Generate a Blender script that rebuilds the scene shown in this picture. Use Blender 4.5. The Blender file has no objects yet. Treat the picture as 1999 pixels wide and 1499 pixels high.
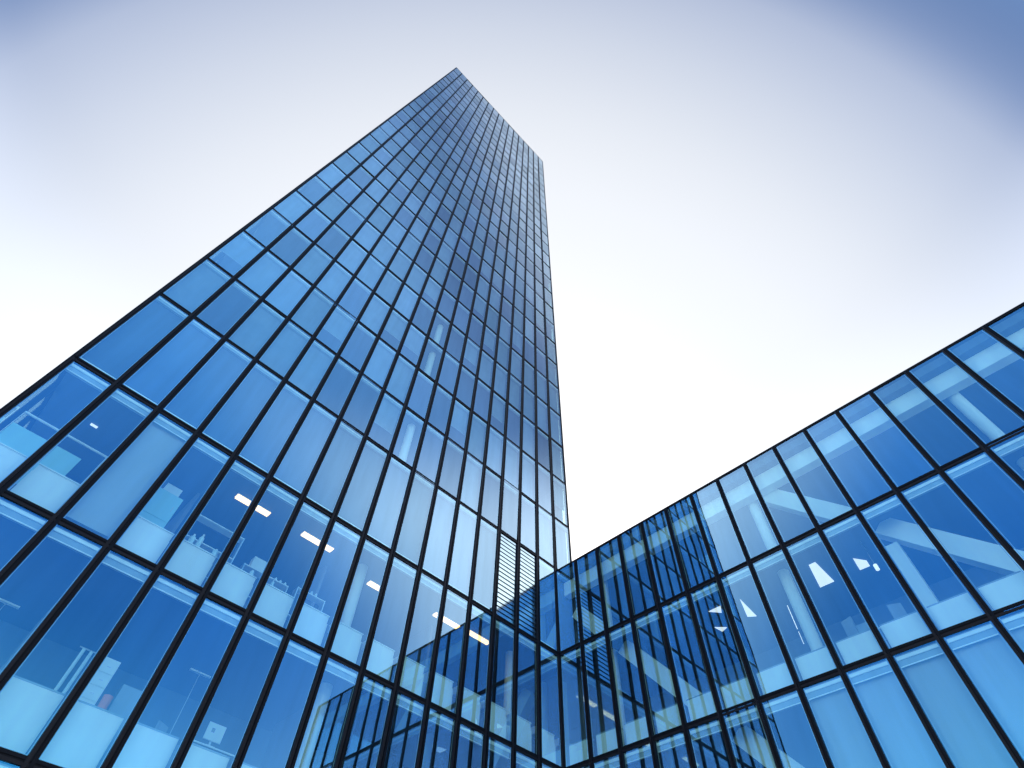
import bpy, math, random
from mathutils import Matrix, Vector
random.seed(7)
S = bpy.context.scene
COL = S.collection
pi = math.pi

# ------------------------------------------------------------------ camera
cam = bpy.data.objects.new('camera', bpy.data.cameras.new('camera'))
COL.objects.link(cam)
RT = Vector((0.7094315, -0.7036779, 0.0392985))
DN = Vector((0.5988981, 0.5725237, -0.5599444))
FW = Vector((0.3715211, 0.4207780, 0.8275977))
m = Matrix.Identity(4)
for i in range(3):
    m[i][0] = RT[i]; m[i][1] = -DN[i]; m[i][2] = -FW[i]
m.translation = (-20.0799, -17.3482, 1.6)
cam.matrix_world = m
cam.data.sensor_width = 36
cam.data.lens = 1066.21 / 1999 * 36
cam.data.shift_x = 0.0059
cam.data.shift_y = -0.0038
cam.data.clip_start = 0.1
cam.data.clip_end = 6000
S.camera = cam

# ------------------------------------------------------------------ sky, sun
SUN_DIR = Vector((0.513, 0.612, 0.602)).normalized()     # towards the brightest part of the hazy sky, behind the buildings
W = bpy.data.worlds.new('World'); S.world = W; W.use_nodes = True
nt = W.node_tree; nt.nodes.clear()
def N(nt, t, **k):
    n = nt.nodes.new(t)
    for a, v in k.items(): setattr(n, a, v)
    return n
out = N(nt, 'ShaderNodeOutputWorld')
sky = N(nt, 'ShaderNodeTexSky', sky_type='NISHITA')
sky.sun_disc = False
sky.sun_elevation = math.asin(SUN_DIR.z)
sky.sun_rotation = math.atan2(SUN_DIR.x, SUN_DIR.y)
sky.air_density = 1.2; sky.dust_density = 2.0; sky.ozone_density = 3.0
bg1 = N(nt, 'ShaderNodeBackground'); bg1.inputs[1].default_value = 0.05
nt.links.new(sky.outputs[0], bg1.inputs[0])
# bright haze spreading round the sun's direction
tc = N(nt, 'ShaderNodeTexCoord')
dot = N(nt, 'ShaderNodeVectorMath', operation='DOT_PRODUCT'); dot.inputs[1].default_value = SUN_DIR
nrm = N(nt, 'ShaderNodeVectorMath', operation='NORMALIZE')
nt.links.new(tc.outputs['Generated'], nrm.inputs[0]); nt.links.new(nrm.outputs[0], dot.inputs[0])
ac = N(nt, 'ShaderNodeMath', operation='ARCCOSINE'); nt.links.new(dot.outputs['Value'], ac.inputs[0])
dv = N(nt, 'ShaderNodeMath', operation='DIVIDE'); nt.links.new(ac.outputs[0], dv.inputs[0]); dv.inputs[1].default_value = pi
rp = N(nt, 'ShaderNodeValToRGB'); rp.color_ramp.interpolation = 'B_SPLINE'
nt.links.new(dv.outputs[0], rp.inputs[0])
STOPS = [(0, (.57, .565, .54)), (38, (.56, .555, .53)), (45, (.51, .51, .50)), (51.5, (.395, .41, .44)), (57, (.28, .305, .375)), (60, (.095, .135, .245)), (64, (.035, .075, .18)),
         (69, (.14, .25, .47)), (84, (.14, .38, .72)), (100, (.045, .27, .68)), (180, (.045, .25, .64))]  # blue shaped to dip and lighten again with angle, tuned for the glass reflections
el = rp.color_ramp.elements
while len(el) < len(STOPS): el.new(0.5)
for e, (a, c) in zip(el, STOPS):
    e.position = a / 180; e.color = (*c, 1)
# whitish haze low over the horizon, all the way round, added to brighten the rooms
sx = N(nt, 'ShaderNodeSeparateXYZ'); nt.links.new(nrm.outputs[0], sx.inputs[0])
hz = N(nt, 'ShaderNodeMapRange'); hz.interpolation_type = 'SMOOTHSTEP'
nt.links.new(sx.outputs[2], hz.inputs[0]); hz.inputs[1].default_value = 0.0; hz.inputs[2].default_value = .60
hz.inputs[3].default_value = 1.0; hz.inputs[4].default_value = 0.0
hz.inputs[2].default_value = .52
# haze raised on the sun's side, shaped to make the glass reflections pale
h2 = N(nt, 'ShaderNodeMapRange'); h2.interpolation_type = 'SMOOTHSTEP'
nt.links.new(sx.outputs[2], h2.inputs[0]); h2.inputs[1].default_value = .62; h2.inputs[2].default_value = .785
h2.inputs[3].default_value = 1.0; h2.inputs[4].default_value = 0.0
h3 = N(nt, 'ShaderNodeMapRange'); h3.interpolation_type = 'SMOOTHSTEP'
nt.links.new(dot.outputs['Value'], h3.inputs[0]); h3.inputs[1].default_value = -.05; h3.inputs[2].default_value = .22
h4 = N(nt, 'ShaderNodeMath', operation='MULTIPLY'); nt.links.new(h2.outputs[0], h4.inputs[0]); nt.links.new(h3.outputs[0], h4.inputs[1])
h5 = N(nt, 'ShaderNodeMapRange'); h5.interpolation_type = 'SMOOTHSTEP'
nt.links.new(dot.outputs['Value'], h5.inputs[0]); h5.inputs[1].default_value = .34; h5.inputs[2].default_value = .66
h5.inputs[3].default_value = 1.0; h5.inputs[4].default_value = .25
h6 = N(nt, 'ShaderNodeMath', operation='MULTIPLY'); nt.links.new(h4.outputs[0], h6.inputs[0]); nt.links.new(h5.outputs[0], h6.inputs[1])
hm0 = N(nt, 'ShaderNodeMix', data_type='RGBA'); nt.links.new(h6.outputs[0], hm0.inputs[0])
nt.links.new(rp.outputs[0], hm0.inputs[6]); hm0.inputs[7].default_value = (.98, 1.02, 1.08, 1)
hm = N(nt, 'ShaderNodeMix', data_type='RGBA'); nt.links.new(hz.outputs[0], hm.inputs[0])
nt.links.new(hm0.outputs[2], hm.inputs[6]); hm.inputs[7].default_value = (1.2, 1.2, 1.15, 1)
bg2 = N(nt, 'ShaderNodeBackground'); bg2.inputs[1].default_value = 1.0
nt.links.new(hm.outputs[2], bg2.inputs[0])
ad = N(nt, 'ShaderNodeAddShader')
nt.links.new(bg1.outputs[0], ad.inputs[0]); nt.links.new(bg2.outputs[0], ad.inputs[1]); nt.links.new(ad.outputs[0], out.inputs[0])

sun = bpy.data.lights.new('sun', 'SUN'); sun.energy = 5.0; sun.angle = math.radians(0.6); sun.color = (1, .95, .88)
so = bpy.data.objects.new('sun', sun); COL.objects.link(so)
so.rotation_euler = (-SUN_DIR).to_track_quat('-Z', 'Y').to_euler()

S.view_settings.view_transform = 'Standard'; S.view_settings.look = 'None'
S.view_settings.exposure = 0.5; S.view_settings.gamma = 1.0; S.view_settings.use_curve_mapping = False
S.render.engine = 'CYCLES'
S.cycles.use_denoising = True
S.cycles.max_bounces = 10; S.cycles.diffuse_bounces = 4; S.cycles.glossy_bounces = 4
S.cycles.transparent_max_bounces = 16; S.cycles.transmission_bounces = 4

# ------------------------------------------------------------------ materials
def mat(name, col, rough=.5, metal=0., spec=.5, noise=None, bump=None, emit=None):
    """noise=(scale, amount); bump=(scale, strength)"""
    m = bpy.data.materials.new(name); m.use_nodes = True
    t = m.node_tree; b = t.nodes['Principled BSDF']
    b.inputs['Base Color'].default_value = (*col, 1); b.inputs['Roughness'].default_value = rough
    b.inputs['Metallic'].default_value = metal; b.inputs['Specular IOR Level'].default_value = spec
    if noise or bump:
        g = N(t, 'ShaderNodeNewGeometry')
    if noise:
        n = N(t, 'ShaderNodeTexNoise'); n.inputs['Scale'].default_value = noise[0]; n.inputs['Detail'].default_value = 5
        t.links.new(g.outputs['Position'], n.inputs['Vector'])
        mr = N(t, 'ShaderNodeMapRange'); mr.inputs[1].default_value = .25; mr.inputs[2].default_value = .75
        mr.inputs[3].default_value = 1 - noise[1]; mr.inputs[4].default_value = 1 + noise[1]
        t.links.new(n.outputs[0], mr.inputs[0])
        mx = N(t, 'ShaderNodeVectorMath', operation='SCALE'); mx.inputs[0].default_value = col
        t.links.new(mr.outputs[0], mx.inputs['Scale']); t.links.new(mx.outputs[0], b.inputs['Base Color'])
    if bump:
        n2 = N(t, 'ShaderNodeTexNoise'); n2.inputs['Scale'].default_value = bump[0]; n2.inputs['Detail'].default_value = 3
        t.links.new(g.outputs['Position'], n2.inputs['Vector'])
        bp = N(t, 'ShaderNodeBump'); bp.inputs['Strength'].default_value = bump[1]; bp.inputs['Distance'].default_value = .02
        t.links.new(n2.outputs[0], bp.inputs['Height']); t.links.new(bp.outputs[0], b.inputs['Normal'])
    if emit:
        b.inputs['Emission Color'].default_value = (*emit[0], 1); b.inputs['Emission Strength'].default_value = emit[1]
    return m

def glass_mat(name, tint, r_front, r_graze, p_refl=1.3, p_tr=2.2, wob=0.032):
    """coated solar glass: what it mirrors (deep blue face on, near white at a grazing angle) added to what it lets through"""
    m = bpy.data.materials.new(name); m.use_nodes = True
    t = m.node_tree; t.nodes.clear()
    o = N(t, 'ShaderNodeOutputMaterial')
    tr = N(t, 'ShaderNodeBsdfTransparent')
    gl = N(t, 'ShaderNodeBsdfGlossy'); gl.inputs['Roughness'].default_value = .012
    lw = N(t, 'ShaderNodeLayerWeight'); lw.inputs[0].default_value = .5
    def ramp(p, c0, c1, sock):
        pw = N(t, 'ShaderNodeMath', operation='POWER'); t.links.new(lw.outputs['Facing'], pw.inputs[0]); pw.inputs[1].default_value = p
        cm = N(t, 'ShaderNodeMix', data_type='RGBA'); cm.inputs[6].default_value = (*c0, 1); cm.inputs[7].default_value = (*c1, 1)
        t.links.new(pw.outputs[0], cm.inputs[0])
        return cm.outputs[2]
    c_r = ramp(p_refl, r_front, r_graze, gl.inputs['Color'])
    c_t = ramp(p_tr, tint, (0, 0, 0), tr.inputs[0])
    # coating differs a little from sheet to sheet; faint vertical rain streaks and dust
    gg = N(t, 'ShaderNodeNewGeometry'); oi = N(t, 'ShaderNodeObjectInfo')
    sm = N(t, 'ShaderNodeMath', operation='ADD'); t.links.new(gg.outputs['Random Per Island'], sm.inputs[0]); t.links.new(oi.outputs['Random'], sm.inputs[1])
    fr = N(t, 'ShaderNodeMath', operation='FRACT'); t.links.new(sm.outputs[0], fr.inputs[0])
    v1 = N(t, 'ShaderNodeMapRange'); t.links.new(fr.outputs[0], v1.inputs[0]); v1.inputs[3].default_value = .86; v1.inputs[4].default_value = 1.12
    mp = N(t, 'ShaderNodeMapping'); mp.inputs['Scale'].default_value = (2.6, 2.6, .30); t.links.new(gg.outputs['Position'], mp.inputs[0])
    sn = N(t, 'ShaderNodeTexNoise'); sn.inputs['Scale'].default_value = 1.0; sn.inputs['Detail'].default_value = 6; t.links.new(mp.outputs[0], sn.inputs['Vector'])
    v2 = N(t, 'ShaderNodeMapRange'); t.links.new(sn.outputs[0], v2.inputs[0]); v2.inputs[1].default_value = .3; v2.inputs[2].default_value = .7
    v2.inputs[3].default_value = .955; v2.inputs[4].default_value = 1.03
    vm = N(t, 'ShaderNodeMath', operation='MULTIPLY'); t.links.new(v1.outputs[0], vm.inputs[0]); t.links.new(v2.outputs[0], vm.inputs[1])
    sc = N(t, 'ShaderNodeVectorMath', operation='SCALE'); t.links.new(c_r, sc.inputs[0]); t.links.new(vm.outputs[0], sc.inputs['Scale']); t.links.new(sc.outputs[0], gl.inputs['Color'])
    s2 = N(t, 'ShaderNodeVectorMath', operation='SCALE'); t.links.new(c_t, s2.inputs[0]); t.links.new(v2.outputs[0], s2.inputs['Scale']); t.links.new(s2.outputs[0], tr.inputs[0])
    # very slight waviness of the heat-strengthened sheets
    g = N(t, 'ShaderNodeNewGeometry')
    n = N(t, 'ShaderNodeTexNoise'); n.inputs['Scale'].default_value = .55; n.inputs['Detail'].default_value = 1.5
    t.links.new(g.outputs['Position'], n.inputs['Vector'])
    bp = N(t, 'ShaderNodeBump'); bp.inputs['Strength'].default_value = wob; bp.inputs['Distance'].default_value = .05
    t.links.new(n.outputs[0], bp.inputs['Height']); t.links.new(bp.outputs[0], gl.inputs['Normal'])
    ad = N(t, 'ShaderNodeAddShader'); t.links.new(tr.outputs[0], ad.inputs[0]); t.links.new(gl.outputs[0], ad.inputs[1])
    t.links.new(ad.outputs[0], o.inputs[0])
    return m

M = {}
M['glass'] = glass_mat('blue_solar_glass', (.66, .86, .80), (.0, .15, .31), (.92, 1.0, 1.0), 1.25, 1.5)
M['clear'] = bpy.data.materials.new('inner_sheet'); M['clear'].use_nodes = True
_t = M['clear'].node_tree; _t.nodes.clear(); _o = N(_t, 'ShaderNodeOutputMaterial'); _c = N(_t, 'ShaderNodeBsdfTransparent')
_c.inputs[0].default_value = (.97, .98, .98, 1); _t.links.new(_c.outputs[0], _o.inputs[0])
M['spacer'] = mat('aluminium_spacer', (.55, .66, .75), .4, .3)
M['bead'] = mat('pale_glazing_bead', (.46, .52, .56), .35, .2)
M['frame'] = mat('dark_anodised_metal', (.004, .005, .009), .5, .0, .12, noise=(3, .25))
M['frame2'] = mat('dark_bronze_metal', (.009, .007, .010), .5, .0, .2, noise=(5, .25))
M['white'] = mat('white_lining', (.88, .89, .89), .6, noise=(1.3, .04))
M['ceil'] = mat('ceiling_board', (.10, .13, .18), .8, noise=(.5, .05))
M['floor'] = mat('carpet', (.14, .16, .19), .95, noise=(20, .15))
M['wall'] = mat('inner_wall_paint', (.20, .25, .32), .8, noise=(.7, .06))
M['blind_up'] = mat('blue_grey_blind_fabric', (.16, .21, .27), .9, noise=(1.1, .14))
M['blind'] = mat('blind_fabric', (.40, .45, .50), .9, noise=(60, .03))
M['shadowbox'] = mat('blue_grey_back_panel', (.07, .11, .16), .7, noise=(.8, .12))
M['cassette'] = mat('blind_cassette_metal', (.34, .42, .50), .5)
M['trim'] = mat('pale_trim', (.88, .9, .92), .4)
M['louvre'] = mat('polished_louvre', (.62, .78, .84), .10, 1.0, noise=(4, .06))
M['dark'] = mat('dark_void', (.02, .025, .03), .8)
M['concrete'] = mat('concrete', (.45, .46, .47), .85, noise=(.8, .12), bump=(6, .3))
M['paving'] = mat('plaza_stone', (.50, .50, .49), .85, noise=(.3, .12), bump=(9, .4))
M['ground'] = mat('far_ground', (.34, .35, .34), .95, noise=(.02, .25))
M['lamp'] = mat('warm_lamp', (.9, .85, .7), .5, emit=((1.0, .52, .24), 2.2))
M['panel_light'] = mat('white_luminous_panel', (.9, .9, .9), .5, emit=((1.0, .9, .95), .7))
M['teal'] = mat('pale_teal_laminate', (.42, .72, .76), .5)
M['steel'] = mat('brushed_steel', (.6, .63, .66), .3, .7)
M['orange'] = mat('orange_plastic', (.85, .25, .12), .5)
M['fabric'] = mat('grey_chair_fabric', (.30, .34, .40), .9)
M['bottle'] = mat('pale_bottle', (.65, .78, .82), .3)
M['screen'] = mat('pale_screen', (.80, .84, .86), .35)
M['print'] = mat('grey_print', (.28, .33, .38), .6)

# ------------------------------------------------------------------ mesh helpers
FACES = [(0, 3, 2, 1), (4, 5, 6, 7), (0, 1, 5, 4), (1, 2, 6, 5), (2, 3, 7, 6), (3, 0, 4, 7)]
class MB:
    def __init__(s): s.v = []; s.f = []; s.mi = []; s.mats = []
    def mid(s, m):
        if m not in s.mats: s.mats.append(m)
        return s.mats.index(m)
    def box(s, x0, x1, y0, y1, z0, z1, m, face_mats=None, xf=None):
        n = len(s.v)
        P = [(x0, y0, z0), (x1, y0, z0), (x1, y1, z0), (x0, y1, z0), (x0, y0, z1), (x1, y0, z1), (x1, y1, z1), (x0, y1, z1)]
        if xf: P = [tuple(xf @ Vector(p)) for p in P]
        s.v += P
        for k, f in enumerate(FACES):
            s.f.append(tuple(n + i for i in f)); s.mi.append(s.mid((face_mats or {}).get(k, m)))
    def prism(s, pts, z0, z1, m):
        n = len(s.v); c = len(pts)
        s.v += [(x, y, z0) for x, y in pts] + [(x, y, z1) for x, y in pts]
        s.f.append(tuple(n + i for i in range(c))[::-1]); s.f.append(tuple(n + c + i for i in range(c)))
        for i in range(c):
            j = (i + 1) % c; s.f.append((n + i, n + j, n + c + j, n + c + i))
        s.mi += [s.mid(m)] * (c + 2)
    def cyl(s, cx, cy, r, z0, z1, m, k=20, r1=None):
        r1 = r if r1 is None else r1
        n = len(s.v)
        s.v += [(cx + r * math.cos(2 * pi * i / k), cy + r * math.sin(2 * pi * i / k), z0) for i in range(k)]
        s.v += [(cx + r1 * math.cos(2 * pi * i / k), cy + r1 * math.sin(2 * pi * i / k), z1) for i in range(k)]
        s.f.append(tuple(n + i for i in range(k))[::-1]); s.f.append(tuple(n + k + i for i in range(k)))
        for i in range(k):
            j = (i + 1) % k; s.f.append((n + i, n + j, n + k + j, n + k + i))
        s.mi += [s.mid(m)] * (k + 2)
    def rod(s, a, b, r, m, k=8):
        a = Vector(a); b = Vector(b); d = (b - a).normalized(); u = d.orthogonal().normalized(); w = d.cross(u); n = len(s.v)
        for p in (a, b):
            s.v += [tuple(p + r * (u * math.cos(2 * pi * i / k) + w * math.sin(2 * pi * i / k))) for i in range(k)]
        s.f.append(tuple(n + i for i in range(k))[::-1]); s.f.append(tuple(n + k + i for i in range(k)))
        for i in range(k):
            j = (i + 1) % k; s.f.append((n + i, n + j, n + k + j, n + k + i))
        s.mi += [s.mid(m)] * (k + 2)
    def mesh(s, name):
        me = bpy.data.meshes.new(name); me.from_pydata(s.v, [], s.f)
        for m in s.mats: me.materials.append(M[m])
        me.polygons.foreach_set('material_index', s.mi); me.update()
        return me

def empty(name, loc, label=None, cat=None, group=None):
    o = bpy.data.objects.new(name, None); COL.objects.link(o); o.location = loc; o.empty_display_size = .3
    tag(o, label, cat, group); return o
def tag(o, label=None, cat=None, group=None, kind=None):
    for k, v in (('label', label), ('category', cat), ('group', group), ('kind', kind)):
        if v: o[k] = v
    return o
def put(name, me, parent=None, loc=(0, 0, 0), rot=None):
    o = bpy.data.objects.new(name, me); COL.objects.link(o)
    o.parent = parent; o.location = loc
    if rot: o.rotation_euler = rot
    return o

# ------------------------------------------------------------------ ground
g = MB(); g.box(-3000, 3000, -3000, 3000, -1, -.02, 'ground'); tag(put('ground', g.mesh('ground')), kind='structure')
g = MB(); g.box(-150, 120, -150, 120, -.015, 0, 'paving'); tag(put('plaza', g.mesh('plaza')), kind='structure')

# ------------------------------------------------------------------ grids measured from the photograph
BAY = 1.5
LBAY = 1.5154
R = [1.40, 6.44, 11.48, 16.49, 21.54] + [21.54 + 3.88 * k for k in range(1, 27)] + [128.2]   # transom heights
NR = len(R) - 1                       # rows of panes
NC = 17
X0 = -16 * BAY                        # left corner of the tower; right corner is x = +1.5
NL = 16                               # bays of the low building
LE = -NL * LBAY
ROOF = 21.32

# facade-local frame: x along the wall, y = 0 glass plane, -y outwards, z up
def pane_mesh(w, h, name='glass_pane'):
    b = MB()
    b.box(-w / 2, w / 2, -.012, .018, 0, h, 'spacer', {2: 'glass', 4: 'clear'})
    for s_ in (-1, 1):
        e = s_ * (w / 2 - .12); b.box(e - .009, e + .009, .0185, .034, .11, h - .11, 'bead')
    b.box(-w / 2 + .115, w / 2 - .115, .0185, .034, .11, .13, 'bead')
    return b.mesh(name)
def cassette_mesh(w, big):
    b = MB()
    if big:
        b.box(-w / 2, w / 2, .04, .075, -.265, -.165, 'trim')
        b.box(-w / 2, w / 2, .08, .20, -.45, -.12, 'cassette')
        b.box(-w / 2, w / 2, .06, .08, -.475, -.445, 'trim')
    else:
        b.box(-w / 2, w / 2, .04, .07, -.19, -.12, 'trim')
        b.box(-w / 2, w / 2, .075, .18, -.30, -.08, 'cassette')
    return b.mesh('blind_cassette')
def mullion_mesh(h, w=.22, p=.065):
    b = MB()
    b.box(-w / 2, w / 2, -.032, .10, 0, h, 'frame')
    b.box(-w / 2, -w / 2 + w * .4, -p, -.032, 0, h, 'frame2')
    b.box(w / 2 - w * .4, w / 2, -p, -.032, 0, h, 'frame')
    return b.mesh('mullion')
def transom_mesh(L, hh, p):
    b = MB()
    b.box(0, L, -p * .55, .10, -hh / 2, hh / 2, 'frame')
    b.box(0, L, -p, -p * .55 - .001, hh * .10, hh / 2, 'frame')
    b.box(0, L, -p * .9, -p * .55 - .001, -hh / 2, -hh * .12, 'frame2')
    return b.mesh('transom')

def facade(parent, base, ang, ncol, bay, rows, limit, seed, mw=.22, half_edges=True):
    """mullions, transoms and panes; pieces past `limit` panes are joined"""
    rnd = random.Random(seed)
    rot = Matrix.Rotation(ang, 4, 'Z'); T = Matrix.Translation(Vector((base[0], base[1], 0)))
    XF = T @ rot
    def pl(name, me, p, extra=None):
        o = put(name, me, parent); o.matrix_local = XF @ Matrix.Translation(Vector(p)) @ (extra or Matrix.Identity(4)); return o
    L = ncol * bay; H0, H1 = rows[0], rows[-1]
    full = mullion_mesh(H1 - H0, mw); half = mullion_mesh(H1 - H0, .12, .05)
    for i in range(ncol + 1):
        e = i in (0, ncol) and half_edges
        pl('mullion', half if e else full, (i * bay + (.05 if e and i == 0 else -.05 if e else 0), 0, H0))
    for k, z in enumerate(rows):
        top = k == len(rows) - 1
        low = z < 20
        pl('transom', transom_mesh(L, .19 if low else .17, .05 if low else .04) if not top else transom_mesh(L, .07, .05), (0, 0, z - (.035 if top else 0)))
    cache = {}; n = 0; rest = MB()
    for k in range(len(rows) - 1):
        h = rows[k + 1] - rows[k]; tv = .002 if k < 4 else .0028
        for c in range(ncol):
            if (k, c) in getattr(facade, 'skip', ()): continue
            tilt = Matrix.Rotation(rnd.gauss(0, tv), 4, 'Z') @ Matrix.Rotation(rnd.gauss(0, tv), 4, 'X')
            p = ((c + .5) * bay, 0, rows[k])
            if n < limit:
                key = round(h, 3)
                if key not in cache: cache[key] = pane_mesh(bay - .02, h)
                pl('glass_pane', cache[key], p, tilt)
            else:
                rest.box(-(bay - .02) / 2, (bay - .02) / 2, -.012, .018, 0, h, 'spacer', {2: 'glass', 4: 'clear'}, XF @ Matrix.Translation(Vector(p)) @ tilt)
            n += 1
    if rest.v: tag(put('glass_pane', rest.mesh('upper_panes'), parent), kind='stuff')
    return pl

# ------------------------------------------------------------------ THE TOWER
tower = empty('office_tower', (X0, 0, 0), 'tall slender skyscraper with a blue glass grid facade, left of the low wing', 'skyscraper')
tower.location = (0, 0, 0)
LOUVRE = {(3, 13), (3, 14)}
facade.skip = LOUVRE
facade(tower, (X0, 0), 0, NC, BAY, R, 289, 1)
facade.skip = ()

# louvre panels in two bays
for (k, c) in sorted(LOUVRE):
    z0, z1 = R[k] + .10, R[k + 1] - .07
    xc = X0 + (c + .5) * BAY
    b = MB(); b.box(-BAY / 2 + .09, BAY / 2 - .09, .20, .23, 0, z1 - z0, 'dark')
    lp = put('louvre_panel', b.mesh('louvre_back'), tower, (xc, 0, z0))
    ns = 20; dz = (z1 - z0) / ns
    sl = MB(); sl.box(-BAY / 2 + .10, BAY / 2 - .10, -.086, .086, -.010, .010, 'louvre'); slm = sl.mesh('louvre_slat')
    for i in range(ns):
        put('slat', slm, lp, (0, .03, (i + .5) * dz), (math.radians(88), 0, 0))

# slabs (floor above, ceiling below) and cores
TD = 24.0
def slab(parent, x0, x1, y0, y1, z, up=.10, dn=.22, name='floor_slab'):
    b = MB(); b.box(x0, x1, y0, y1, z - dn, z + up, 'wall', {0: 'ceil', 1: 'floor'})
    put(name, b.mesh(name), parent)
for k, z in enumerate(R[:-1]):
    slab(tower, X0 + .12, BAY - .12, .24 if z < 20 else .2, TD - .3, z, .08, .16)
b = MB(); b.box(X0 + .1, BAY - .1, .1, TD - .1, R[-1] - .5, R[-1] - .13, 'concrete'); put('roof', b.mesh('roof'), tower)
b = MB(); b.box(X0 + 6, BAY - 6, 8.0, TD - 8, 0, R[-1] - .6, 'wall'); put('lift_core', b.mesh('lift_core'), tower)
b = MB(); b.box(X0 + .06, BAY - .06, .12, TD - .12, 0, R[0] - .2, 'concrete'); put('plinth', b.mesh('plinth'), tower)
# back walls of the front rooms on the low floors, with partitions
for k, dep in ((0, 6), (1, 6.2), (2, 5.6)):
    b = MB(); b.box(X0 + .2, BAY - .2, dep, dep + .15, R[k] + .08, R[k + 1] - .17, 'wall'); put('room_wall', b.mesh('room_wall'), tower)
for k, xs in ((1, (-19.5, -10.5, -4.5)), (2, (-18.0, -12.0, -6.0)), (0, (-15, -6))):
    for x in xs:
        b = MB(); b.box(x - .06, x + .06, 2.6, 5.5, R[k] + .085, R[k + 1] - .17, 'wall'); put('partition', b.mesh('partition'), tower)
# round columns behind the glass
for k in range(0, NR - 1):
    if k == 3: continue
    b = MB(); b.cyl(0, 0, .23, R[k] + .08, R[k + 1] - .165, 'white'); cm = b.mesh('column')
    for x in (-10.9, -1.9) if k < 3 else (-10.9,) if k in (4, 6, 7) else (-1.9,) if k in (5, 8) else (): put('column', cm, tower, (x, 1.5 if k < 3 else .75, 0))

# window by window: cassette, sill panel or blind
casB, casS = cassette_mesh(BAY - .24, True), cassette_mesh(BAY - .24, False)
def sill_mesh(w, h, box=True, inset=.26):
    b = MB()
    b.box(-w / 2, w / 2, inset + .03, inset + .07, .08, h, 'white')
    if box:
        b.box(-w / 2 + .01, w / 2 - .01, inset + .08, inset + .50, h + .02, h + .28, 'white')
        b.box(-w / 2, w / 2, inset + .03, inset + .54, h + .28, h + .31, 'trim')
    else:
        b.box(-w / 2, w / 2, inset + .02, inset + .30, h, h + .04, 'cassette')
    return b.mesh('sill_panel')
sillB = sill_mesh(BAY - .30, 1.10)
sillA = sill_mesh(BAY - .30, 1.46, False)
def blind_mesh(w, z0, z1, y=.21, m='blind'):
    b = MB(); b.box(-w / 2, w / 2, y, y + .012, z0, z1, m); b.box(-w / 2, w / 2, y - .012, y + .024, z0 - .03, z0, 'cassette')
    return b.mesh('roller_blind')
h5, h4 = 5.04, 3.88
blB = blind_mesh(BAY - .2, .35, h5 - .40)
rnd = random.Random(4)
nblind = 0; blcache = {}
extra_b = MB(); extra_c = MB()
for k in range(NR):
    h = R[k + 1] - R[k]
    for c in range(NC):
        x = X0 + (c + .5) * BAY
        if (k, c) in LOUVRE: continue
        if k < 3:
            put('blind_cassette', casB, tower, (x, 0, R[k + 1]))
            if k == 2 and c == 2 or k == 0 and c % 5 == 1: put('roller_blind', blB, tower, (x, 0, R[k]))
            else: put('sill_panel', sillB if k == 2 else sillA, tower, (x, 0, R[k]))
        elif k == 3:
            b = blcache.get('bp')
            if not b:
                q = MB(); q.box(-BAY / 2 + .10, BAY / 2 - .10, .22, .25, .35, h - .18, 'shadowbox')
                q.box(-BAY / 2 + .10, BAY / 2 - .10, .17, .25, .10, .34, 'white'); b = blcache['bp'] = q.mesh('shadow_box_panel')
            put('back_panel', b, tower, (x, 0, R[k]))
            put('blind_cassette', casS, tower, (x, 0, R[k + 1]))
        else:
            if k <= 16: put('blind_cassette', casS, tower, (x, 0, R[k + 1]))
            else:
                extra_c.box(x - .63, x + .63, .04, .07, R[k + 1] - .19, R[k + 1] - .12, 'trim'); extra_c.box(x - .63, x + .63, .075, .18, R[k + 1] - .30, R[k + 1] - .08, 'cassette')
            if rnd.random() < (.8 if k > 6 else .6) and not (c in (8, 9) and k < 12):
                drop = rnd.choice((1, 1, 1, 1, .6))
                z0 = (h - .3) * (1 - drop) + .12
                if k <= 16:
                    key = (round(h, 2), drop)
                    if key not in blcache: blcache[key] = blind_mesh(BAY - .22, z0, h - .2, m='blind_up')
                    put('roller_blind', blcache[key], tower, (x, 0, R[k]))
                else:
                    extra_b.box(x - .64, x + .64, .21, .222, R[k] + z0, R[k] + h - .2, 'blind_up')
tag(put('roller_blind', extra_b.mesh('upper_blinds'), tower), kind='stuff')
tag(put('blind_cassette', extra_c.mesh('upper_cassettes'), tower), kind='stuff')

# the other three sides of the tower
def plain_side(parent, base, ang, ncol, bay, rows, name):
    XF = Matrix.Translation(Vector((base[0], base[1], 0))) @ Matrix.Rotation(ang, 4, 'Z')
    a = MB(); gl = MB()
    for i in range(ncol + 1): a.box(i * bay - .09, i * bay + .09, -.08, .08, rows[0], rows[-1], 'frame', xf=XF)
    for z in rows: a.box(0, ncol * bay, -.05, .075, z - .07, z + .07 if z < rows[-1] else z, 'frame', xf=XF)
    for k in range(len(rows) - 1):
        for i in range(ncol): gl.box(i * bay + .01, (i + 1) * bay - .01, -.012, .018, rows[k], rows[k + 1], 'spacer', {2: 'glass', 4: 'clear'}, XF)
    tag(put('side_frame', a.mesh(name + '_frame'), parent), kind='stuff'); tag(put('side_glazing', gl.mesh(name + '_glass'), parent), kind='stuff')
plain_side(tower, (BAY, .1), pi / 2, 16, (TD - .2) / 16, R, 'right')
plain_side(tower, (X0, TD - .1), -pi / 2, 16, (TD - .2) / 16, R, 'left')
plain_side(tower, (BAY, TD), pi, 17, BAY, R, 'rear')
b = MB(); b.box(1.12, 1.22, .22, TD - .5, R[0], R[-1] - .6, 'wall'); put('side_wall', b.mesh('side_wall'), tower)  # inner lining, added to block sun coming through the right side glazing
b = MB(); b.box(X0 + .6, X0 + .7, 6.5, TD - .5, R[0], R[-1] - .6, 'wall'); put('side_wall', b.mesh('side_wall'), tower)

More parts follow.
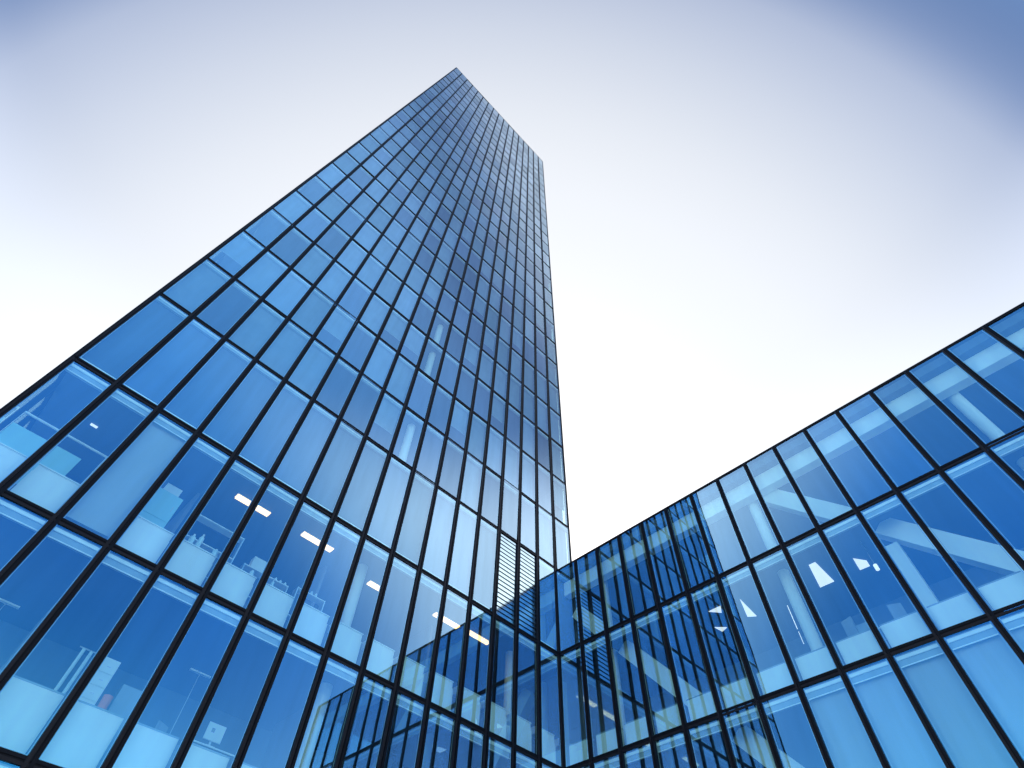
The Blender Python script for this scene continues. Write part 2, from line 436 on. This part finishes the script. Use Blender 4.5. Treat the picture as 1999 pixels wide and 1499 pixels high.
# ------------------------------------------------------------------ THE LOW BUILDING
low = empty('low_office_building', (0, 0, 0), 'low four-storey glass wing with pale diagonal braces inside, meeting the tower at a right angle', 'office building')
LR = R[:4] + [ROOF]
LD = 18.0
facade(low, (0, 0), -pi / 2, NL, LBAY, LR, 300, 2, .18, half_edges=False)
def lw(x, y, z):           # facade-local (along, depth, height) -> world
    return (y, -x, z)
plain_side(low, (.1, LE), 0, 12, (LD - .2) / 12, LR, 'end')
plain_side(low, (LD, LE + .1), pi / 2, 16, (-LE - .2) / 16, LR, 'back')
b = MB(); b.box(.12, LD - .12, LE + .12, -.12, ROOF - .55, ROOF - .13, 'ceil'); put('roof', b.mesh('low_roof'), low)
b = MB(); b.box(-.055, LD + .06, LE - .06, -.12, ROOF + .001, ROOF + .03, 'frame2'); put('roof_coping', b.mesh('coping'), low)
for z in LR[:-1]: slab(low, .24, LD - .24, LE + .24, -.12, z, .08, .16)
b = MB(); b.box(.08, LD - .08, LE + .08, -.12, 0, R[0] - .2, 'concrete'); put('plinth', b.mesh('low_plinth'), low)
b = MB(); b.box(.12, LD - .12, -.10, -.02, 0, ROOF - .14, 'wall'); put('side_wall', b.mesh('low_side_wall'), low)
b = MB(); b.box(.50, .95, LE + .3, -.15, 19.95, ROOF - .56, 'white'); put('roof_beam', b.mesh('roof_beam'), low)
b = MB(); b.box(6.0, 6.15, LE + .5, -.2, R[0], ROOF - .57, 'wall'); put('room_wall', b.mesh('low_room_wall'), low)
for k in range(4):
    zt = LR[k + 1] - (.165 if k < 3 else .56)
    b = MB(); b.cyl(0, 0, .23, LR[k] + .08, zt, 'white'); cm = b.mesh('low_column')
    for y in (-2.3, -11.35, -20.4): put('column', cm, low, (1.25, y, 0))
# the wide diagonal brace that crosses two storeys, and the pier under it
def brace(y0, z0, y1, z1, x0=.98, x1=1.5, w=.74):
    d = Vector((0, y1 - y0, z1 - z0)).normalized(); n = Vector((0, -d.z, d.y)) * (w / 2)
    v = []
    for x in (x0, x1):
        for (y, z) in ((y0, z0), (y1, z1)):
            for s in (-1, 1): v.append((x, y + s * n.y, z + s * n.z))
    me = bpy.data.meshes.new('brace')
    me.from_pydata(v, [], [(0, 1, 3, 2), (4, 6, 7, 5), (0, 4, 5, 1), (2, 3, 7, 6), (0, 2, 6, 4), (1, 5, 7, 3)])
    me.materials.append(M['white']); return put('diagonal_brace', me, low)
brace(-12.05, 20.15, -15.25, 16.55)
brace(-15.45, 16.28, -19.8, 11.35)
brace(-.45, 19.19, -2.80, 16.56); brace(-3.12, 16.20, -7.25, 11.58); brace(-7.55, 11.24, -11.7, 6.6)
b = MB(); b.box(.95, 1.45, -15.62, -15.2, R[2] + .085, 15.35, 'white'); put('pier', b.mesh('pier'), low)
# interiors by bay
lcas = cassette_mesh(LBAY - .24, True)
lsill = sill_mesh(LBAY - .30, .98, False, .22)
lblind = blind_mesh(LBAY - .18, .12, h5 - .41)
for k in range(4):
    for c in range(NL):
        yy = -(c + .5) * LBAY; rz = (0, 0, -pi / 2)
        if k < 3: put('blind_cassette', lcas, low, (0, yy, LR[k + 1]), rz)
        if k == 2: put('sill_panel', lsill, low, (0, yy, LR[k]), rz)
        if k in (0, 1) and (k == 1 and c >= 7 or k == 0): put('roller_blind', lblind, low, (0, yy, LR[k]), rz)
        elif k == 1: put('sill_panel', lsill, low, (0, yy, LR[k]), rz)

# ------------------------------------------------------------------ things inside, seen through the glass
# linear ceiling lights on the tower's second glazed storey
zc = R[3] - .165
b = MB(); b.box(-.75, .75, -.15, .15, -.05, 0, 'trim'); housing = b.mesh('housing')
b = MB()
for s in (-.075, .075): b.box(-.72, .72, s - .065, s + .065, -.10, -.051, 'lamp')
tubes = b.mesh('tube')
LIGHTS = [(-16.2, 1.55, 'lit linear ceiling light nearest the pale cupboard, glowing orange behind the tower glass'),
          (-13.2, 1.5, 'lit orange ceiling light behind the tower glass, left of the round white column'),
          (-9.75, 2.1, 'lit ceiling light behind the tower glass, just right of the round white column'),
          (-5.9, 1.7, 'lit ceiling light cut by the reflected roofline of the low wing'),
          (-4.0, 1.6, 'lit yellow ceiling light inside the dark reflection on the tower glass')]
for x, y, lab in LIGHTS:
    t = empty('ceiling_light', (x, y, zc - .001), lab, 'ceiling light', 'lit ceiling lights in the tower')
    if x == -9.75: t.scale = (.5, 1, 1)
    put('housing', housing, t); put('tube', tubes, t)

# angular luminous ceiling panels in the low building
zp = R[3] - .17
PANELS = [([(1.5, -12.34), (1.5, -12.62), (3.13, -12.59), (3.13, -11.97)], 'largest white luminous ceiling panel in the low wing, tapering upwards'),
          ([(2.28, -13.82), (2.76, -14.15), (3.14, -14.10), (3.13, -13.69)], 'small white luminous ceiling panel beside the diagonal brace in the low wing'),
          ([(1.64, -9.07), (3.2, -8.94), (2.97, -8.62)], 'white sliver of a ceiling panel next to the reflected tower edge'),
          ([(1.52, -7.57), (1.51, -8.19), (1.96, -7.95)], 'upper of two small white triangular ceiling panels in the reflected tower'),
          ([(2.73, -7.09), (3.09, -7.49), (3.23, -7.16)], 'lower of two small white triangular ceiling panels in the reflected tower')]
for pts, lab in PANELS:
    b = MB(); b.prism(pts, zp - .03, zp - .001, 'panel_light')
    tag(put('ceiling_panel', b.mesh('ceiling_panel')), lab, 'ceiling light', 'white ceiling panels in the low wing')

F1, F2 = R[1] + .08, R[2] + .08
# tall cupboard with shelves
t = empty('cupboard', (-18.9, 1.25, F2), 'tall pale teal cupboard with boxes on top, behind the tower glass', 'cupboard')
b = MB(); b.box(-.45, .45, -.02, .42, 0, 3.2, 'teal'); put('cabinet_body', b.mesh('cab'), t)
for z0, z1 in ((.05, 1.0), (1.05, 2.1), (2.15, 3.15)):
    b = MB(); b.box(-.43, .43, -.045, -.022, z0, z1, 'teal'); d = put('door', b.mesh('door'), t)
    b = MB(); b.box(.30, .33, -.07, -.046, (z0 + z1) / 2 - .1, (z0 + z1) / 2 + .1, 'steel'); put('handle', b.mesh('h'), d)
b = MB(); b.box(-.3, .25, .0, .35, 0, .32, 'screen'); tag(put('box', b.mesh('box'), None, (-18.9, 1.25, F2 + 3.2)), 'pale storage box on top of the teal cupboard', 'box')
# shelving runs across several bays with bottles
def shelf(x, y, w, zs, lab):
    t = empty('shelf_unit', (x, y, F2), lab, 'shelves', 'shelf units in the tower')
    b = MB(); b.box(-.02, .02, 0, .35, 0, zs[-1] + .03, 'steel'); up = b.mesh('upright')
    for s in (-w / 2, w / 2): put('upright', up, t, (s, 0, 0))
    b = MB(); b.box(-w / 2 + .021, w / 2 - .021, 0, .35, -.018, .018, 'trim'); sm = b.mesh('shelf')
    for z in zs: put('shelf', sm, t, (0, 0, z))
shelf(-16.9, 1.2, 1.9, (1.1, 2.1, 3.0), 'steel shelf unit with bottles, left of the orange ceiling light')
shelf(-14.6, 1.25, 1.8, (1.2, 2.2), 'steel shelf unit with small jars under the first orange light')
shelf(-12.7, 1.3, 1.2, (1.3, 2.4), 'narrow steel shelf unit just left of the round white column')
def bottle(x, y, z, r, h, lab):
    b = MB(); b.cyl(0, 0, r, 0, h * .72, 'bottle', 14); b.cyl(0, 0, r, h * .72 + .0005, h * .86, 'bottle', 14, r * .4); b.cyl(0, 0, r * .38, h * .861, h, 'trim', 10)
    tag(put('bottle', b.mesh('bottle'), None, (x, y, z)), lab, 'bottle', 'bottles on the window ledge and shelves')
zl = R[2] + 1.41
bottle(-17.35, .42, zl, .08, .55, 'tall pale bottle on the ledge right of the teal cupboard')
bottle(-16.75, .40, zl, .10, .28, 'short wide bottle on the ledge, second bay right of the cupboard')
bottle(-15.35, .42, zl, .08, .24, 'small rounded bottle on the ledge under the first orange light')
bottle(-14.55, .40, zl, .06, .26, 'slim bottle on the ledge between the two orange lights')
bottle(-17.6, .45, zl, .09, .42, 'stout pale bottle close to the teal cupboard')
for i, x in enumerate((-14.2, -14.0, -13.8, -12.9, -12.7, -12.5)):
    bottle(x, 1.38, F2 + (2.218 if i < 3 else 2.418), .05, .16, 'small jar on the upper shelf, ' + ('left, centre and right of three under the first orange light'.split(',')[0] if i == 0 else 'middle of three near the first orange light' if i == 1 else 'right of three near the first orange light' if i == 2 else 'left of three beside the round column' if i == 3 else 'middle of three beside the round column' if i == 4 else 'right of three beside the round column'))
b = MB(); b.box(-.28, .28, 0, .3, 0, .45, 'screen'); tag(put('box', b.mesh('wbox'), None, (-15.0, 1.27, F2 + 2.218)), 'white box on the shelf between the two orange ceiling lights', 'box')
# glazed inner partition in the first two bays
t = empty('glazed_screen', (-22.5, 1.5, F2), 'pale framed office screen behind the leftmost panes of the tower', 'partition')
b = MB(); b.box(-1.45, 1.3, 0, .05, 3.38, 3.44, 'trim'); put('top_rail', b.mesh('rail'), t)
for x in (-1.45, -.1, 1.25):
    b = MB(); b.box(x, x + .05, 0, .05, 0, 3.379, 'trim'); put('post', b.mesh('post'), t)
for x0, x1 in ((-1.39, -.11), (-.04, .75)):
    b = MB(); b.box(x0, x1, .015, .035, 1.2, 2.9, 'teal'); put('panel', b.mesh('pan'), t)
# small spotlight
b = MB(); b.box(-.12, .12, -.03, .03, -.06, 0, 'panel_light'); tag(put('ceiling_spot', b.mesh('spot'), None, (-22.3, 2.2, R[3] - .17)), 'tiny bright ceiling spot behind the second pane of the tower', 'ceiling light')

# first storey: drawers, monitor, stand, lamps
def drawers(x, y, lab):
    t = empty('drawer_tower', (x, y, F1), lab, 'drawers')
    b = MB(); b.box(-.22, .22, 0, .45, 0, 2.8, 'screen'); put('carcass', b.mesh('carc'), t)
    for i in range(8):
        b = MB(); b.box(-.2, .2, -.025, -.002, .05 + i * .34, .36 + i * .34, 'screen'); dd = put('drawer', b.mesh('drw'), t)
        b = MB(); b.box(-.05, .05, -.04, -.026, .19 + i * .34, .21 + i * .34, 'steel'); put('handle', b.mesh('hd'), dd)
drawers(-17.55, 1.0, 'tall white drawer tower standing beside the orange bin, behind the lower tower glass')
b = MB(); b.cyl(0, 0, .10, 0, 1.9, 'orange', 18, .12); b.cyl(0, 0, .125, 1.901, 1.95, 'orange', 18)
tag(put('storage_tube', b.mesh('tube_o'), None, (-17.15, .95, F1)), 'orange upright storage tube beside the white drawer tower', 'tube')
t = empty('curtain_stand', (-18.2, 1.1, F1), 'pale folded hanging fabric on a stand, left of the white drawer tower', 'stand')
for x in (-.12, .08):
    b = MB(); b.rod((x, 0, 0), (x, 0, 2.8), .045, 'bottle'); put('roll', b.mesh('roll'), t)
b = MB(); b.rod((-.25, 0, 2.82), (.2, 0, 2.82), .02, 'steel'); put('rail', b.mesh('rl'), t)
b = MB(); b.box(-.35, .35, 0, .3, 0, 2.4, 'cassette'); tag(put('low_cabinet', b.mesh('lowcab'), None, (-16.6, 1.1, F1)), 'grey-blue cabinet standing right of the orange storage tube', 'cabinet')
def desk(x, y, lab):
    t = empty('desk', (x, y, F1), lab, 'desk', 'desks in the tower')
    b = MB(); b.box(-.8, .8, -.4, .4, 1.9, 1.94, 'trim'); put('desk_top', b.mesh('dt'), t)
    for sx in (-.75, .75):
        b = MB(); b.box(sx - .025, sx + .025, -.35, .35, 0, 1.899, 'steel'); put('leg', b.mesh('lg'), t)
desk(-13.7, 1.9, 'white desk carrying a monitor behind the lower tower glass')
t = empty('monitor', (-13.9, 1.6, F1 + 1.94), 'pale square monitor with a logo mark, standing on the white desk', 'monitor')
b = MB(); b.box(-.27, .27, -.02, .02, .15, .6, 'screen'); put('panel', b.mesh('mp'), t)
b = MB(); b.box(-.13, -.03, -.024, -.021, .36, .47, 'print'); put('mark', b.mesh('mk'), t)
b = MB(); b.box(-.03, .03, .021, .05, .02, .4, 'steel'); b.box(-.14, .14, -.08, .12, 0, .019, 'steel'); put('stand', b.mesh('ms'), t)
def chair(x, y, rz, lab):
    t = empty('office_chair', (x, y, F1), lab, 'chair', 'office chairs in the tower'); t.rotation_euler.z = rz
    b = MB(); b.box(-.25, .25, -.25, .25, 1.35, 1.43, 'fabric'); put('seat', b.mesh('st'), t)
    b = MB(); b.box(-.22, .22, .22, .27, 1.5, 2.1, 'fabric'); put('backrest', b.mesh('bk'), t)
    b = MB(); b.rod((0, 0, .08), (0, 0, 1.349), .03, 'steel'); put('column', b.mesh('cl'), t)
    b = MB()
    for i in range(5): b.rod((0, 0, .1), (.3 * math.cos(i * 1.2566), .3 * math.sin(i * 1.2566), .04), .02, 'steel')
    put('base', b.mesh('bs'), t)
chair(-15.2, 1.5, .6, 'office chair left of the white desk, behind the lower tower glass')
chair(-14.3, 2.9, 2.9, 'office chair behind the white desk')
def stand_lamp(x, y, lab):
    t = empty('floor_lamp', (x, y, F1), lab, 'floor lamp', 'floor lamps in the tower')
    b = MB(); b.rod((0, 0, .03), (0, 0, 3.9), .012, 'steel'); put('pole', b.mesh('pl'), t)
    b = MB(); b.cyl(0, 0, .16, 0, .03, 'steel'); put('foot', b.mesh('ft'), t)
    b = MB(); b.box(-.35, .35, -.06, .06, 3.901, 3.94, 'trim'); put('head', b.mesh('hd2'), t)
stand_lamp(-20.6, 3.0, 'slim floor lamp with a flat bar head, leftmost in the lower storey')
stand_lamp(-14.9, 2.3, 'slim floor lamp with a flat bar head beside the desk')
stand_lamp(-4.2, 2.0, 'slim floor lamp with a flat bar head near the corner between the buildings')
b = MB(); b.box(-.5, .5, -.03, .03, -.05, 0, 'trim'); tag(put('wall_rail', b.mesh('wr'), None, (-20.0, 6.16, F1 + 3.4)), 'thin pale rail on the back wall of the leftmost lower room', 'rail')
# second storey of the low wing
FL = R[2] + .08
def wing_chair(x, y, rz, lab):
    t = empty('office_chair', (x, y, FL), lab, 'chair', 'office chairs in the low wing'); t.rotation_euler.z = rz
    b = MB(); b.box(-.25, .25, -.25, .25, 1.0, 1.08, 'fabric'); put('seat', b.mesh('st2'), t)
    b = MB(); b.box(-.22, .22, .22, .27, 1.15, 1.8, 'fabric'); put('backrest', b.mesh('bk2'), t)
    b = MB(); b.rod((0, 0, .08), (0, 0, .999), .03, 'steel'); put('column', b.mesh('cl2'), t)
    b = MB()
    for i in range(5): b.rod((0, 0, .1), (.3 * math.cos(i * 1.2566), .3 * math.sin(i * 1.2566), .04), .02, 'steel')
    put('base', b.mesh('bs2'), t)
wing_chair(1.0, -12.9, 1.2, 'office chair in the low wing below the largest white ceiling panel')
wing_chair(1.2, -14.3, 2.0, 'office chair in the low wing below the small ceiling panel by the brace')
t = empty('desk', (1.9, -13.5, FL), 'pale desk in the low wing between the white column and the diagonal brace', 'desk')
b = MB(); b.box(-.4, .4, -1.0, 1.0, 1.5, 1.54, 'trim'); put('desk_top', b.mesh('dt2'), t)
for sy in (-.95, .95):
    b = MB(); b.box(-.35, .35, sy - .025, sy + .025, 0, 1.499, 'steel'); put('leg', b.mesh('lg2'), t)
b = MB(); b.box(-.02, .02, -.35, .35, 0, .55, 'cassette'); tag(put('desk_screen', b.mesh('dscr'), None, (1.9, -13.1, FL + 1.54)), 'grey privacy screen standing on the desk in the low wing', 'screen')
t = empty('pendant_lamp', (1.5, -14.5, R[3] - .17), 'small pale pendant lamp on a rod above the desk in the low wing', 'lamp')
b = MB(); b.rod((0, 0, -1.1), (0, 0, 0), .015, 'steel'); put('rod', b.mesh('prod'), t)
b = MB(); b.cyl(0, 0, .07, -1.32, -1.101, 'panel_light', 16); put('shade', b.mesh('psh'), t)
b = MB(); b.rod((0, 0, 0), (0, 0, 1.0), .014, 'panel_light'); tag(put('light_tube', b.mesh('ltube'), None, (1.3, -10.95, 14.0)), 'thin bright vertical light tube beside the round column in the low wing', 'lamp')
b = MB(); b.rod((0, 0, 0), (0, 0, .5), .010, 'panel_light'); tag(put('light_tube', b.mesh('ltube2'), None, (1.3, -10.95, 13.4)), 'short lower light tube beside the round column in the low wing', 'lamp')
